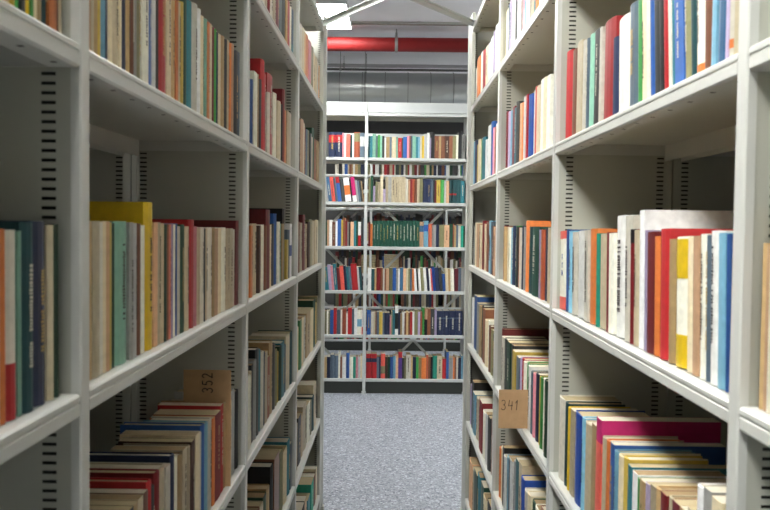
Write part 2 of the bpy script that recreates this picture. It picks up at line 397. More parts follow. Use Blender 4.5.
row('L',3,1,"299.5 charcoal @121;301 peach @120;303.5 cream @124;305 darkred @128;306.5 slate @130;308 olive @131;310 charcoal @134;311.2 cream @137;313 darkgreen @129;315 brown @140;317 tan @142;319 mustard @145;320.4 olive @147;322.6 end")
row('L',3,0,"298.5 brown @222;300 beige @223;303.4 darkred @215;305.2 tan @224;309 darkbrown @222;310.3 olive @220;313 cream @221;315.4 beige @220;318 ivory @221;319.7 brown @223;321.4 cream @224;322.5 end")
row('L',3,-1,"297 cream @328;299.6 green @320;301.5 cream @318;304 ivory @317;307 tan @312;310.8 cream @309;313.6 darkgreen @300;315.8 mustard @303;317 olive @296;319 green @304;320.6 cream @302;322 end", inset=.016)
row('L',3,-2,"296.5 cream @425;299 charcoal @416;301.8 tan @415;304.5 cream @404;308 ivory @403;310.8 olive @401;312.5 darkteal @396;314 cream @383;316.5 tan @383;318.5 black @379;320 olive @376;321.6 end", inset=.016)
row('L',3,-3,"299 cream @520;302 black @507;305.5 tan @500;308.5 teal @497;311 seagreen @481;313.5 brown @476;315.6 cream @465;318.4 olive @463;321.4 end", inset=.016)

row('R',0,0,"757 tan @244;762 peach @246;765.5 ivory @189;771 magenta @262;778 cream @255;788 navy @258;800 ivory @250;815 brown @250;830 end")
row('R',1,1,"""563.5 red @52 n;569.5 brown @50;575 cream @42;580 ivory @41;584 slate @39;587 mint @35;592 black @30 T;597.5 ivory @28;600 red @21 n;611 navy @38 <1.5;616 ivory @18 <3;627 slate @4 <3 T;635.5 green @-5 <4;641 cream @-8 <5;645.5 ivory @-12 <5;649 blue @-20 <6;
653 charcoal @-20 <6;657.5 black @-20 <6;663 red @-25 <6;667.5 ivory @-25 <6;670.5 teal @-25 <6;674 blue @-25 <6;683 olive @-35 <6;689.5 darkteal @-35 <6;695 ivory @-45 <5 |orange .02 .09;703 brown @-45 <3;709 skyblue @-50;713.5 denim @-50;723.5 lilac @-50;726.5 ivory @-50 |orange .12 .2;731.5 cream @-50;736 end""")
row('R',1,0,"""553.6 darkred @226 d.2;555.4 ivory @232 n |coral .9 1 |coral 0 .16;564.5 blue @230 d.18;566 skyblue @232;570 ivory @233;574.5 white @232;583 ivory @231;587 orange @230 n d.18;594.2 seagreen @234 n d.17;596.5 cream @235;604 darkred @233;606.8 ivory @234;612 white @217 T;621.5 ivory @217 T;
628 darkred @230 |black .88 1;631 cream @231 T;636.5 white @211 n d.26;641 lilac @231;644.5 darkred @233;651.5 orange @237;655.5 red @230 n d.19;665 tan @240;670.5 ivory @238 n |yellow .0 .25 |yellow .68 .98;683 cream @238;689.5 peach @237;695.5 ivory @235;701.5 slate @236;706.5 white @232;715.5 skyblue @234;722.5 blue @235;727 end""", lean=2.5)
row('R',1,-1,"""556.5 ivory @398 n;562.3 darkteal @403 n;565.3 yellow @408 n;568 beige @410;572 royalblue @414 n d.17;579.5 skyblue @418;582 cream @424;589 tan @425;593.5 magenta @419 d.25 n |coral 0 .8;598.5 cream @438;603 orange @441;607 blue @444 d.22;611 skyblue @451;614 cream @456;
619.5 mustard @458;624.5 teal @466 d.22;628.5 white @473;634 green @479;636.5 tan @481;642 lilac @484;646 beige @486;651 tan @489;657 darkred @494;663 cream @498;668 maroon @503;675 tan @510;683 beige @510;690 white @487 d.2;698 grey @490;706 cream @500;716 brown @520;727 end""", inset=.016)
row('R',2,2,"503 cream;507.2 slate;508.6 lilac;511 white;514 charcoal;516 lightgrey;518 white;521 pink;523 skyblue;525.5 ivory;529.5 cream;532.5 teal;534 orange;536.5 cream;539 white;542 blue;545 ivory;549 end")
row('R',2,1,"503.6 darkred @112;505.6 lilac @112;508.3 skyblue @111;510.8 darkred @107;513 teal @108;515.2 charcoal @102;516.8 peach @104;519 orange @103 n;521 grey @103;522.8 white @97;524.2 red @95;525.6 blue @95;528.5 royalblue @94;531 white @91;532.8 coral @87;534.6 pink @88;536.3 cream @86;540 ivory @80;543 cream @78;546 ivory @76;549.6 end")
row('R',2,0,"501.8 darkred @226;503.3 tan @227;505 cream @227;507.5 ivory @228;509.3 skyblue @228;511 navy @226;513 green @226;515 charcoal @227;517 orange @228;518.6 ivory @228;520.5 navy @226;522 grey @227;523.6 orange @221 n d.2;526.8 darkteal @227;530.5 bottlegreen @227;537.5 lilac @230;539.6 terracotta @230;542.5 navy @229;546 cream @228;549 end")
row('R',2,-1,"499.8 darkred @329 d.2;501.2 ivory @337;503.3 charcoal @339;505.8 darkgreen @342;508.8 charcoal @345;511.5 mustard @351;514.3 slate @357;517.2 lilac @358;519.3 red @359;521.8 ivory @362;524 green @363 d.18;526.3 white @366;528.4 slate @372;530.8 pink @374;533 navy @374;536 mustard @377;538 green @378;540.6 ivory @379;543 darkgreen @381;546.5 end", inset=.016)
row('R',2,-2,"497.5 orange @448;499.3 cream @447;501 black @447 d.2;502.6 white @456;504.5 skyblue @457;507 slate @460;509 white @460;511.3 lightgrey @461;513.2 teal @460;515.8 beige @463 d.18;519 royalblue @478 d.18;522 ivory @491;525.5 cream @494;528.5 darkgreen @502;532 ivory @508;536 brown @510;541 cream @512;546 end", inset=.016)
row('R',3,2,"470.5 cream @73;473.4 ivory @70;476.4 orange @58;479.3 ivory @53;482 red @51;484.2 cream @47;486.6 lightgrey @44;489 white @38;491.6 lilac @32;493.8 white @26;496.6 end")
row('R',3,1,"470 slate @150;471.8 skyblue @143;474.2 navy @141;475.8 mustard @145;477.3 cream @140;479.6 green @140;481.2 teal @138;484.2 lightgrey @140;486 white @126;489.3 blue @122;491 pink @128;493 brown @127;494.4 white @124;496.2 end")
row('R',3,0,"468.8 brown @225;470.4 darkred @227;471.8 grey @226;473.4 cream @223;476 peach @224;477.4 olive @225;478.8 cream @225;480.4 darkred @221;482 cream @224;484.5 brown @222;486.8 skyblue @221;490.3 slate @222;491.8 brown @226;493.2 peach @227;495.4 end")
row('R',3,-1,"467.2 peach @303;469.2 lilac @300;471 white @298;472.8 blue @296 d.19;475.8 grey @303;477.6 tan @306;479.8 black @306;481.6 brown @309 d.19;484 cream @320;486.2 ivory @321;488 brown @326;489.8 olive @330;492 darkgreen @335;494.6 end", inset=.016)
row('R',3,-2,"466.6 cream @382;468.6 lilac @384;470.4 black @381 d.19;472.4 skyblue @393;474.6 cream @398;476.8 tan @399;479 darkred @401;481.8 ivory @412;484.6 white @414;486.8 charcoal @417;488.8 brown @420;491 ivory @425;493.8 end", inset=.016)
row('R',3,-3,"464 green @458;466 cream @461;468.4 peach @461;471 beige @470;473.4 darkgreen @472 d.19;476.3 teal @475;478.6 bottlegreen @484;481.5 cream @497;484.5 black @503;488 ivory @507;492 end", inset=.016)

row('B',0,2,"""285 brown;290 navy;295 cream;300 red;305 olive;310 slate;315 cream;320 darkred;324.5 charcoal;328.6 navy @132 gb |red .58 .88;335.5 navy @132 gb |red .58 .88;342.3 pink @133;344 white @138;345.8 coral @134;350 darkteal @135;352.2 white @134;353.8 terracotta @132 |olive .62 .95;359.8 slate @133 |lightgrey .45 .85;364.6 end""", inset=.01, hdef=.26)
row('B',1,2,"""368.3 darkteal @136;370.2 teal @136;372.3 mint @134;376 slate @136;377.6 green @135;380 mint @136;382 charcoal @136;384.3 white @138;386 tan @137;389.6 slate @137;391.6 beige @137;396 mint @137;398 red @138;401.6 charcoal @138;403 blue @137;407 pink @136;409.2 brown @136;410.6 slate @136;412.2 mint @136;416 teal @137;418 skyblue @137;420 cream @136;422 yellow @136;424 lightgrey @134;427 white @133;429.3 lilac @138;431 black @132;434.6 brown @136;438.8 tan @136;441 brown @136;445 darkbrown @136;449 brown @136;452.6 olive @136;456 ivory @135;458.3 black @132;461.6 grey @135;465 end""", inset=.01)
row('B',0,1,"""290 navy;295 red;300 cream;305 blue;310 ivory;315 charcoal;320 darkgreen;324.5 grey;328.6 denim @177;332 coral @177;335.6 slate @178;338 blue @177 |red .75 1;341.6 charcoal @179;345.6 white @178 |orange .28 .68;351.4 black @180;353 magenta @177 |white 0 .25;357 lightgrey @180;359 slate @181;361 charcoal @181;363 tan @181;364.6 end""", inset=.01, lean=7, hdef=.25)
row('B',1,1,"""368.3 olive @178;370.4 darkgreen @176;373 lilac @186;375.2 olive @182;377.6 beige @182;380.3 cream @176;383 lilac @189;385.4 beige @177;388.2 grey @177;391.3 beige @177 ga;394.8 beige @177 ga;398.3 beige @177 ga;401.8 beige @177 ga;405.6 ivory @179;408 peach @180;410 darkred @179;412.2 terracotta @179;414.4 brown @179;417 beige @179;419.4 olive @178;422.6 navy @179;426.8 navy @179;430.8 slate @179;433 black @180;434.6 darkred @181;436.4 mustard @180;440.2 green @180;444 lightgrey @181;446 peach @181;449 darkteal @180 |red .34 .42;452.6 darkteal @180 |red .34 .42;456.4 darkteal @180;460.4 teal @181;464.6 end""", inset=.01)
row('B',0,0,"""290 olive;296 red;301 navy;306 cream;311 white;316 brown;321 darkgreen;327 peach @220;329.2 white @220;332 brown @222;335.4 white @221;337.3 blue @219;341 mustard @220;342.8 brown @218;345.4 darkred @221;347 grey @222;349 black @223;350.3 peach @222;353.6 teal @221;356 darkgreen @221;357.8 white @222 |red 0 .45;360.8 charcoal @218;363 slate @218;364.6 end""", inset=.01)
row('B',1,0,"""368.2 darkred @222;370.2 orange @224;372.4 bottlegreen @221 gg;375.7 bottlegreen @221 gg;379 bottlegreen @221 gg;382.4 bottlegreen @221 gg;385.7 bottlegreen @221 gg;389 bottlegreen @221 gg;392.4 bottlegreen @221 gg;395.7 bottlegreen @221 gg;399 bottlegreen @221 gg;402.4 bottlegreen @221 gg;405.7 bottlegreen @221 gg;409 bottlegreen @221 gg;412.4 bottlegreen @221 gg;415.7 bottlegreen @221 gg;419.4 peach @222 |denim .6 .85;423.5 skyblue @221 |blue .6 .85;428.2 terracotta @224;431.8 grey @225;436 navy @225;439 olive @225;444 peach @225;449.2 darkgreen @224;452.8 brown @224;454.2 tan @226;455.8 slate @225;458.2 ivory @226;460.5 seagreen @226;463 darkgreen @226;464.6 end""", inset=.01)
row('B',0,-1,"""290 navy;295 brown;300 cream;305 red;310 blue;315 ivory;320 charcoal;325 teal;329 lilac @265;332 pink @266;334.4 teal @264;337.8 darkred @268;341 coral @266;345 navy @266;347.4 teal @267;350 slate @267;352.4 red @264;358.4 lightgrey @267;360.2 darkteal @267;362.2 charcoal @267;364.4 end""", inset=.01, lean=5)
row('B',1,-1,"""367.4 white @268 n;371.2 darkteal @269;374.4 tan @269;376.2 darkred @268;380.4 brown @268;382.8 ivory @269;384.4 brown @269;386 peach @269;388.8 olive @268;392.6 blue @268;396 grey @270;398 white @269;399.6 denim @268;403 peach @269;406 cream @269;408 olive @269;409.8 slate @269;411.8 orange @269;414.6 white @269 <4;417.2 charcoal @269 <4;418.8 white @269 <4;421.4 olive @268 <4;424.6 white @268 <5;427.6 navy @268 <5;430 white @269 <5;431.6 coral @269 <5;433.2 royalblue @267 <5;436 navy @268 <5;440 charcoal @268 <5;443 blue @274 <4;445.8 cream @269 <3;448.6 tan @269 <3;450.6 ivory @269 <2;454.4 maroon @269;458.2 slate @268;461 grey @268;464.4 end""", inset=.01)
row('B',0,-2,"""290 red;295 ivory;300 navy;305 brown;310 cream;315 blue;320 olive;326.6 ivory @311;328.2 olive @311;329.8 blue @310;333.4 red @308;336.4 slate @310;340.4 ivory @310;342 terracotta @309;346 ivory @313;347.6 red @308;351.6 slate @309;354 white @308 n;357 ivory @310 |skyblue .32 .62;361.6 coral @310 |white .3 1;363.8 end""", inset=.01)
row('B',1,-2,"""366.6 blue @310;370.6 ivory @312;373.4 cream @312;375.2 brown @312;376.6 slate @312;379 mustard @312;382.4 slate @313;384.2 navy @313;387.8 navy @313;389.6 pink @316;391.2 olive @312;392.2 teal @310;394.8 black @306 |white .75 1|white 0 .2;398 navy @312;400.2 tan @314;402 white @312;404.3 brown @313;406 tan @312;408.2 brown @313;410 red @312;412.2 white @312;414.2 olive @310;417.8 lilac @312;420 terracotta @312;422 green @308;424.4 peach @309 |black 0 .6;427.2 brown @309;430.4 charcoal @309;434.4 lilac @310;436.6 navy @311 gn |slate .68 .72;443 navy @311 gn |slate .68 .72;449.5 navy @311 gn |slate .68 .72;456 navy @311 gn |slate .68 .72;462.4 end""", inset=.01)
row('B',0,-3,"""290 cream;295 navy;300 red;305 ivory;310 green;315 charcoal;321 tan;326.8 navy @357;330 slate @355;334 slate @356;338 ivory @353;340 brown @357;342 white @357;346 blue @353;349.2 ivory @357;353 seagreen @357;355.6 pink @357;357.8 lightgrey @357;360.2 cream @356;362.6 end""", inset=.01)
row('B',1,-3,"""365.8 red @354 gr |navy .66 .82;371.2 red @354 gr |navy .66 .82;376.6 slate @357;378.8 navy @357;380.6 coral @354 |olive .2 .5;385 darkbrown @357;387.4 darkgreen @357;390 blue @357;393 skyblue @356;395.6 peach @355;398 purple @352 |red .78 1;402 charcoal @358;403.8 olive @358;406 ivory @355;410.6 tan @357;412.4 navy @357;416 green @357;418.4 tan @358;421.4 orange @358;426 terracotta @355;428 brown @357;430.4 black @357;432.4 seagreen @356;437 beige @356 T;442.2 red @359;446 blue @352;448.6 grey @358;452 lightgrey @358;452.8 orange @358;454.4 brown @357;456 ivory @357;458 navy @358;461 skyblue @356;464.2 end""", inset=.01)

# ------------------------------------------------------------------ books beyond the back rack (dim, seen through its shelves)
REAR = []
def rear_books():
    cols = 'cream tan brown darkred navy olive charcoal ivory green red blue darkgreen beige white'.split()
    for k in (-3,-2,-1,0,1,2):
        x = BX0-.5
        while x < BX0+1.42:
            w = R.uniform(.014, .04); h = R.uniform(.17, .25); c = R.choice(cols) if k == 2 else R.choice(cols+['brown','darkbrown','charcoal','olive'])
            if k in (0, -1) and R.random() < .14:         # a lying pile, fore-edges out
                z = LEV[k]; L = R.uniform(.15, .2); zz = z
                for _ in range(R.randrange(6, 10)):
                    hh = R.uniform(.022, .04); REAR.append((x+L/2, 11.14+.1, zz, L, hh, R.choice(cols), 1)); zz += hh
                x += L+.012; continue
            REAR.append((x+w/2, 11.12, LEV[k], w, h, c, 0)); x += w+.001
            if R.random() < .05: x += R.uniform(.02, .09)
rear_books()
x = BX0-.5
while x < BX0+1.42:                                       # tall dark books added on its far side to darken the gaps
    w = R.uniform(.02, .05)
    for k in (-3,-2,-1,0,1): REAR.append((x+w/2, 11.36, LEV[k], w, R.uniform(.28, .385), R.choice('charcoal darkbrown navy darkgreen darkred brown black'.split()), 0))
    x += w
FILL = []  # books added in the racks behind, blocking light from the sides
for side, P, Yn, sx in (('L', PL, YL, -1), ('R', PR, YR, 1)):
    for n in range(4):
        for k in (-3,-2,-1,0,1,2):
            y = Yn+(n-1)*BAY+.025; ye = Yn+n*BAY-.025+(.2 if n == 3 else 0)
            while y < ye-.05:
                w = R.uniform(.012, .036); h = R.uniform(.17, .225); FILL.append((sx, P+2*DEP+.003-.02, y, LEV[k], w, h, R.choice('cream tan brown darkred navy olive charcoal ivory darkgreen beige'.split()))); y += w+.0008
RB = {}
for (x, y, z, w, h, c, lie) in REAR:
    mb, mp = RB.setdefault(c, (MB(), MB()))
    yy = y+x*BYAW
    if lie:
        mp.box(x-w/2+.002, x+w/2-.002, yy-.08, yy+.06, z+.002, z+h-.002); mb.box(x-w/2, x+w/2, yy-.082, yy+.062, z, z+.002); mb.box(x-w/2, x+w/2, yy-.082, yy+.062, z+h-.0022, z+h-.0002)
        mb.box(x-w/2, x+w/2, yy+.06, yy+.062, z, z+h-.0002)
    else:
        mb.box(x-w/2, x+w/2, yy, yy+.003, z, z+h); mb.box(x-w/2, x-w/2+.002, yy, yy+.16, z, z+h); mb.box(x+w/2-.002, x+w/2, yy, yy+.16, z, z+h)
        mp.box(x-w/2+.002, x+w/2-.002, yy+.003, yy+.157, z+.003, z+h-.004)

for (sx, x, y, z, w, h, c) in FILL:                       # spines face the neighbouring aisle
    mb, mp = RB.setdefault(c, (MB(), MB())); d = .15
    xs_ = sorted((sx*x, sx*(x-d)))
    mb.box(*sorted((sx*x, sx*(x-.003))), y, y+w, z, z+h); mb.box(*xs_, y, y+.0015, z, z+h); mb.box(*xs_, y+w-.0015, y+w, z, z+h); mp.box(*sorted((sx*(x-.003), sx*(x-d+.004))), y+.0015, y+w-.0015, z+.002, z+h-.003)

# ------------------------------------------------------------------ which 300 books show largest
bpy.context.view_layer.update()
def count_hits():
    """rays from the camera into one BVH of everything built so far; every hit is counted for the book it met"""
    from mathutils.bvhtree import BVHTree
    V, P, own = [], [], []; cache = {}
    of = {o.name: b for b in BOOKS for o in b['parts']}
    for o in C.objects:
        if o.type != 'MESH': continue
        me = o.data
        if me.name not in cache: cache[me.name] = ([v.co.copy() for v in me.vertices], [tuple(q.vertices) for q in me.polygons])
        vs, ps = cache[me.name]; M = o.matrix_world; n = len(V); V.extend([M @ v for v in vs]); P.extend([tuple(n+k for k in q) for q in ps]); own.extend([of.get(o.name)]*len(ps))
    T = BVHTree.FromPolygons(V, P); org = Vector((0, 0, CAMZ))
    for iy in range(0, 510, 2):
        for ix in range(0, 770, 2):
            loc, nor, fi, dist = T.ray_cast(org, ray(ix+1, iy+1).normalized())
            if fi is not None and own[fi]: own[fi]['hits'] += 1
count_hits()
NKEEP = 315
order = sorted(range(len(BOOKS)), key=lambda i: -BOOKS[i]['hits'])
keep = set(order[:NKEEP])

# ------------------------------------------------------------------ labels
BAYN = {('L',0):'nearest left bay',('L',1):'second left bay',('L',2):'third left bay',('L',3):'last left bay',('R',0):'nearest right bay',('R',1):'second right bay',
        ('R',2):'third right bay',('R',3):'last right bay',('B',0):'left back rack bay',('B',1):'right back rack bay'}
LEVN = {2:'top shelf',1:'shelf above eye level',0:'shelf below eye level',-1:'waist height shelf',-2:'knee height shelf',-3:'lowest visible shelf'}
LEVB = {2:'top row',1:'second row',0:'third row',-1:'fourth row',-2:'fifth row',-3:'bottom row'}
ORD = 'first second third fourth fifth sixth seventh eighth ninth tenth eleventh twelfth thirteenth fourteenth fifteenth sixteenth seventeenth eighteenth nineteenth twentieth'.split()
ORD += ['twenty '+o for o in ORD[:9]]+['thirtieth']+['thirty '+o for o in ORD[:9]]+['fortieth']+['forty '+o for o in ORD[:9]]+['fiftieth']+['fifty '+o for o in ORD[:9]]
SETS = {'gg': 'bottle green volume of the long matched set, third row of the back rack', 'gb': 'navy volume with red label band, one of two alike, back rack top row',
        'ga': 'beige volume in the worn matched set, second row of the back rack', 'gn': 'large navy volume of the matched four, fifth row of the back rack',
        'gr': 'bright red volume with navy label, one of two alike, bottom row of the back rack'}
def cw(c): return WORD.get(c, c)
byrow = {}
for i, b in enumerate(BOOKS): byrow.setdefault(id(b['row']), []).append(i)
used = {}
def key(l): return ' '.join(re.findall(r"[a-z']+", l.lower()))
def label_for(i):
    b = BOOKS[i]; r = byrow[id(b['row'])]; j = r.index(i); rk, bay, k = b['row']['rack'], b['row']['bay'], b['row']['k']
    if b['gset']: return SETS[b['gset']]
    l = cw(BOOKS[r[j-1]]['color']) if j > 0 else None; q = cw(BOOKS[r[j+1]]['color']) if j < len(r)-1 else None
    where = (LEVN[k] if rk != 'B' else LEVB[k])+', '+BAYN[(rk, bay)]
    c = cw(b['color']); hs = sorted(BOOKS[n]['h'] for n in r); ws = sorted(BOOKS[n]['w'] for n in r)
    size = ''
    if b['h'] > hs[-2]+.008 if len(hs) > 1 else False: size = 'tallest '
    elif b['w'] >= ws[int(len(ws)*.85)]: size = 'thick '
    elif b['w'] <= ws[int(len(ws)*.2)]: size = 'thin '
    band = (' with %s band' % cw(b['bands'][0][0])) if b['bands'] else ''
    cand = []
    if l and q:
        if l != q: cand.append('%s%s book%s between %s and %s ones, %s' % (size, c, band, l, q, where))
        else: cand.append('%s%s book%s between two %s ones, %s' % (size, c, band, l, where))
        if j > 1: 
            l2 = cw(BOOKS[r[j-2]]['color']); cand.append('%s%s book after %s then %s, before %s, %s' % (size, c, l2, l, q, where))
        if j < len(r)-2:
            q2 = cw(BOOKS[r[j+2]]['color']); cand.append('%s%s book before %s then %s, %s' % (size, c, q, q2, where))
    elif l: cand.append('%s%s book%s beside the %s one at the row end, %s' % (size, c, band, l, where))
    elif q: cand.append('%s%s book%s next to the upright, beside a %s one, %s' % (size, c, band, q, where))
    m_ = j if rk != 'B' or bay == 1 else len(r)-1-j
    frm = 'from the middle upright' if rk == 'B' else ('from the near upright' if rk == 'L' else 'from the far upright')
    cand.append('%s book, %s %s, %s' % (c, ORD[m_], frm, where))
    for x in cand:
        x = ' '.join(x.split())
        if len(re.findall(r"[A-Za-z0-9'-]+", x)) <= 16 and key(x) not in used: used[key(x)] = 1; return x
    x = '%s book, %s %s, %s' % (c, ORD[m_], frm.replace('the ', ''), where); used[key(x)] = 1; return x
for i in order[:NKEEP]:
    b = BOOKS[i]; rk, bay, k = b['row']['rack'], b['row']['bay'], b['row']['k']
    e = bpy.data.objects.new('book', None); C.objects.link(e); e.empty_display_size = .03; e.matrix_world = b['M']
    for o in b['parts']: o.parent = e; o.matrix_parent_inverse = Matrix.Identity(4); o.matrix_basis = Matrix.Identity(4)
    tag(e, label_for(i), 'book', {'gg':'matched green volumes','gb':'two navy volumes with red label bands','ga':'matched beige volumes','gn':'four large navy volumes','gr':'two red volumes with navy labels'}.get(b['gset'])
        or 'books on the %s, %s' % (LEVN[k] if rk != 'B' else LEVB[k], BAYN[(rk, bay)]))
BLUEINK = mat('blue spine print', (40,70,140), .6)
for i in order[:NKEEP]:                                   # blue capitals on the ivory book with red bands
    b = BOOKS[i]
    if b['row']['rack'] == 'R' and b['row']['bay'] == 1 and b['row']['k'] == 0 and len(b['bands']) == 2 and b['bands'][0][0] == 'coral':
        for ch, f in (('\u041a', .64), ('\u041f', .53), ('\u041c', .43)):
            cu = bpy.data.curves.new('letter', 'FONT'); cu.body = ch; cu.size = .019; cu.align_x = 'CENTER'; cu.extrude = .0002
            to = bpy.data.objects.new('letter', cu); me = bpy.data.meshes.new_from_object(to); bpy.data.objects.remove(to)
            me.transform(Matrix(((0,0,1,.0008), (1,0,0,-.002), (0,1,0,b['h']*f), (0,0,0,1)))); me.materials.clear(); me.materials.append(BLUEINK)
            o = bpy.data.objects.new('spine_letter', me); C.objects.link(o); o.parent = b['parts'][0].parent
# the remaining small or hidden ones: one object
allv, allf, allm, mats, mi = [], [], [], [], {}
def addmesh(verts, faces, M, m_):
    if m_.name not in mi: mi[m_.name] = len(mats); mats.append(m_)
    n = len(allv)
    allv.extend([tuple(M @ Vector(v)) for v in verts] if M else verts)
    allf.extend([tuple(n+q for q in f) for f in faces]); allm.extend([mi[m_.name]]*len(faces))
for i in order[NKEEP:]:
    b = BOOKS[i]
    for o in b['parts']:
        me = o.data; addmesh([v.co[:] for v in me.vertices], [tuple(p.vertices) for p in me.polygons], b['M'], me.materials[0])
        bpy.data.objects.remove(o); bpy.data.meshes.remove(me)
for c, (mb, mp) in RB.items():
    addmesh(mb.v, mb.f, None, book_mat(c, 1)); addmesh(mp.v, mp.f, None, PAGES[0])
me = bpy.data.meshes.new('distant_books'); me.from_pydata(allv, [], allf); me.update()
for k in mats: me.materials.append(k)
me.polygons.foreach_set('material_index', allm)
o = bpy.data.objects.new('distant_books', me); C.objects.link(o)
tag(o, 'the many smallest books crowded on the farther shelves and beyond the back rack', 'books', kind='stuff')

# ------------------------------------------------------------------ number cards
CARD = mat('brown cardboard', (184,150,110), .85, noise=.06, nscale=50)
INK = mat('dark marker ink', (44,36,30), .7)
def arc(cx, cy, rx, ry, a0, a1, n=10):
    return [(cx+rx*math.cos(math.radians(a0+(a1-a0)*i/n)), cy+ry*math.sin(math.radians(a0+(a1-a0)*i/n))) for i in range(n+1)]
DIG = {'3': [arc(.28,.75,.24,.24,150,-80)+arc(.26,.26,.28,.26,85,-150)], '4': [[(.12,1),(.02,.42),(.55,.45)], [(.5,.85),(.42,0)]],
       '1': [[(.0,.7),(.22,1),(.12,0)]], '5': [[(.55,.98),(.14,.98),(.08,.58)]+arc(.26,.32,.28,.30,110,-140)], '2': [arc(.27,.74,.25,.25,160,-20)+[(.05,.02)],[(.05,.02),(.6,.06)]]}
def card(Yc, xa, xb, za, zb, text, rot, label, h, wstroke, cx, cz):
    """thin sheet facing the camera end of the aisle, standing across the row"""
    t = thing('number_card', ((xa+xb)/2, Yc, za), 0, label, 'card', 'handwritten cardboard number cards')
    b = MB(); b.box(-(xb-xa)/2, (xb-xa)/2, -.0008, .0008, 0, zb-za); b.obj('card_sheet', CARD, t)
    m_ = MB(); x = 0
    for ch in text:
        for pl in DIG[ch]:
            for p, q in zip(pl, pl[1:]):
                def T(a):
                    u, v = (x+a[0]*.75-.98)*h, (a[1]-.5)*h
                    if rot: u, v = -v, u
                    return (cx+u-(xa+xb)/2, -.0012, cz-za+v)
                a, c_ = Vector(T(p)), Vector(T(q)); d = (c_-a); 
                if d.length < 1e-6: continue
                d.normalize(); a -= d*wstroke*.3; c_ += d*wstroke*.3
                m_.bar(a, c_, wstroke, .0006, up=(0,1,0))
        x += .72
    o = m_.obj('handwritten_number', INK, t); o['label'] = 'number %s in dark handwriting' % text
def at(x, y, Yw):
    d = ray(x, y); t = Yw/d.y; return d.x*t, CAMZ+d.z*t
Yc = 2.055
xl, zt = at(183.5, 369.5, Yc); xr, _ = at(229.5, 369.5, Yc); c0 = at(207.5, 382.5, Yc)
card(Yc, xl, xr+.004, LEV[-1]+.001, zt, '352', True, 'brown cardboard sheet numbered 352 standing behind the old books', .025, .0026, c0[0], c0[1])
Yc = 2.69
xl, zt = at(499, 389.5, Yc); xr, zb = at(523, 426.5, Yc); c0 = at(511, 405, Yc)
card(Yc, xl, xr+.03, LEV[-1]+.001, zt, '341', False, 'tan cardboard divider numbered 341 sticking out into the aisle', .032, .0020, c0[0], c0[1])

# ------------------------------------------------------------------ overhead
LAMPX = -.65
EM = bpy.data.materials.new('lit lamp diffuser'); EM.use_nodes = True; nt = EM.node_tree; nt.nodes.remove(nt.nodes['Principled BSDF'])
em = nt.nodes.new('ShaderNodeEmission'); em.inputs['Color'].default_value = (1, 1, .955, 1); em.inputs['Strength'].default_value = 54
nt.links.new(em.outputs[0], nt.nodes['Material Output'].inputs[0])
WHITEM = mat('white enamel', (225,226,226), .4)
LW, LL = .50, .88
LP = [(LAMPX, 7.37, 0), (-.5, 3.5, .16), (-.5, .8, .16), (-.5, -1.9, .16), (LAMPX, 10.9, 0), (2.1, 7.37, .3), (2.1, 10.9, .3)]  # the last three are added out of view to brighten ceiling and duct
for n, (lx, ly, drop) in enumerate(LP):
    pos_n = {7.37: 'in front of the red pipe', 3.5: 'above the far half of the left row', 0.8: 'over the near half of the left row', -1.9: 'behind the camera', 10.9: 'added unseen beyond the back rack'}[ly]+(', right side' if lx > 0 else ', far left' if lx < -2 else '')
    t = thing('ceiling_light', (lx, ly, CEIL-drop-.004), 0, 'white rectangular ceiling light %s' % pos_n, 'ceiling light', 'rectangular ceiling lights')
    b = MB(); b.box(-LW/2-.012, -LW/2, -LL/2-.012, LL/2+.012, -.05, 0); b.box(LW/2, LW/2+.012, -LL/2-.012, LL/2+.012, -.05, 0)
    b.box(-LW/2, LW/2, -LL/2-.012, -LL/2, -.05, 0); b.box(-LW/2, LW/2, LL/2, LL/2+.012, -.05, 0); b.obj('frame', WHITEM, t)
    b = MB(); b.box(-LW/2, LW/2, -LL/2, LL/2, -.044, -.010); b.obj('diffuser', EM, t)
    b = MB()
    if drop:
        for hx in (-.2, .2): b.tube((hx,0,-.01), (hx,0,drop), .006, 8)
        b.obj('suspension', WHITEM, t)
    else: b.box(-LW/2, LW/2, -LL/2, LL/2, -.008, .003); b.obj('back_plate', WHITEM, t)

REDM = mat('glossy red pipe paint', (122,30,30), .55, spec=.25, noise=.05, nscale=8)
ZINC = mat('galvanised steel', (150,152,150), .5, metal=.7, noise=.1, nscale=20)
xs0, xs1 = X0+.05, X1-.05
zc, yc, rr = CAMZ+.2127*8.0, 8.0, .066
t = thing('sprinkler_pipe', (0, yc, zc), 0, 'thick glossy red pipe crossing under the ceiling', 'pipe')
b = MB(); b.tube((xs0,0,0), (xs1,0,0), rr, 28); b.obj('pipe', REDM, t, smooth=True)
for cx in (-2.4, .02, 2.4):
    b = MB(); b.tube((cx-.014,0,0), (cx+.014,0,0), rr+.006, 28); b.box(cx-.010, cx+.010, -.012, .012, rr, rr+.045); b.tube((cx,0,rr+.04), (cx,0,CEIL-zc-.002), .006, 8)
    b.obj('clamp', ZINC, t)
GALV = bpy.data.materials.new('spiral duct metal'); GALV.use_nodes = True; nt = GALV.node_tree; p = nt.nodes['Principled BSDF']
p.inputs['Base Color'].default_value = (*lin((186,190,190)), 1); p.inputs['Metallic'].default_value = .6; p.inputs['Roughness'].default_value = .36
tc = nt.nodes.new('ShaderNodeTexCoord'); nz = nt.nodes.new('ShaderNodeTexNoise'); nz.inputs['Scale'].default_value = 7; bp = nt.nodes.new('ShaderNodeBump')
bp.inputs['Strength'].default_value = .25; bp.inputs['Distance'].default_value = .02
nt.links.new(tc.outputs['Object'], nz.inputs['Vector']); nt.links.new(nz.outputs['Fac'], bp.inputs['Height']); nt.links.new(bp.outputs[0], p.inputs['Normal'])
dr = .165; zd = CAMZ+.1785*9.0-dr+.008
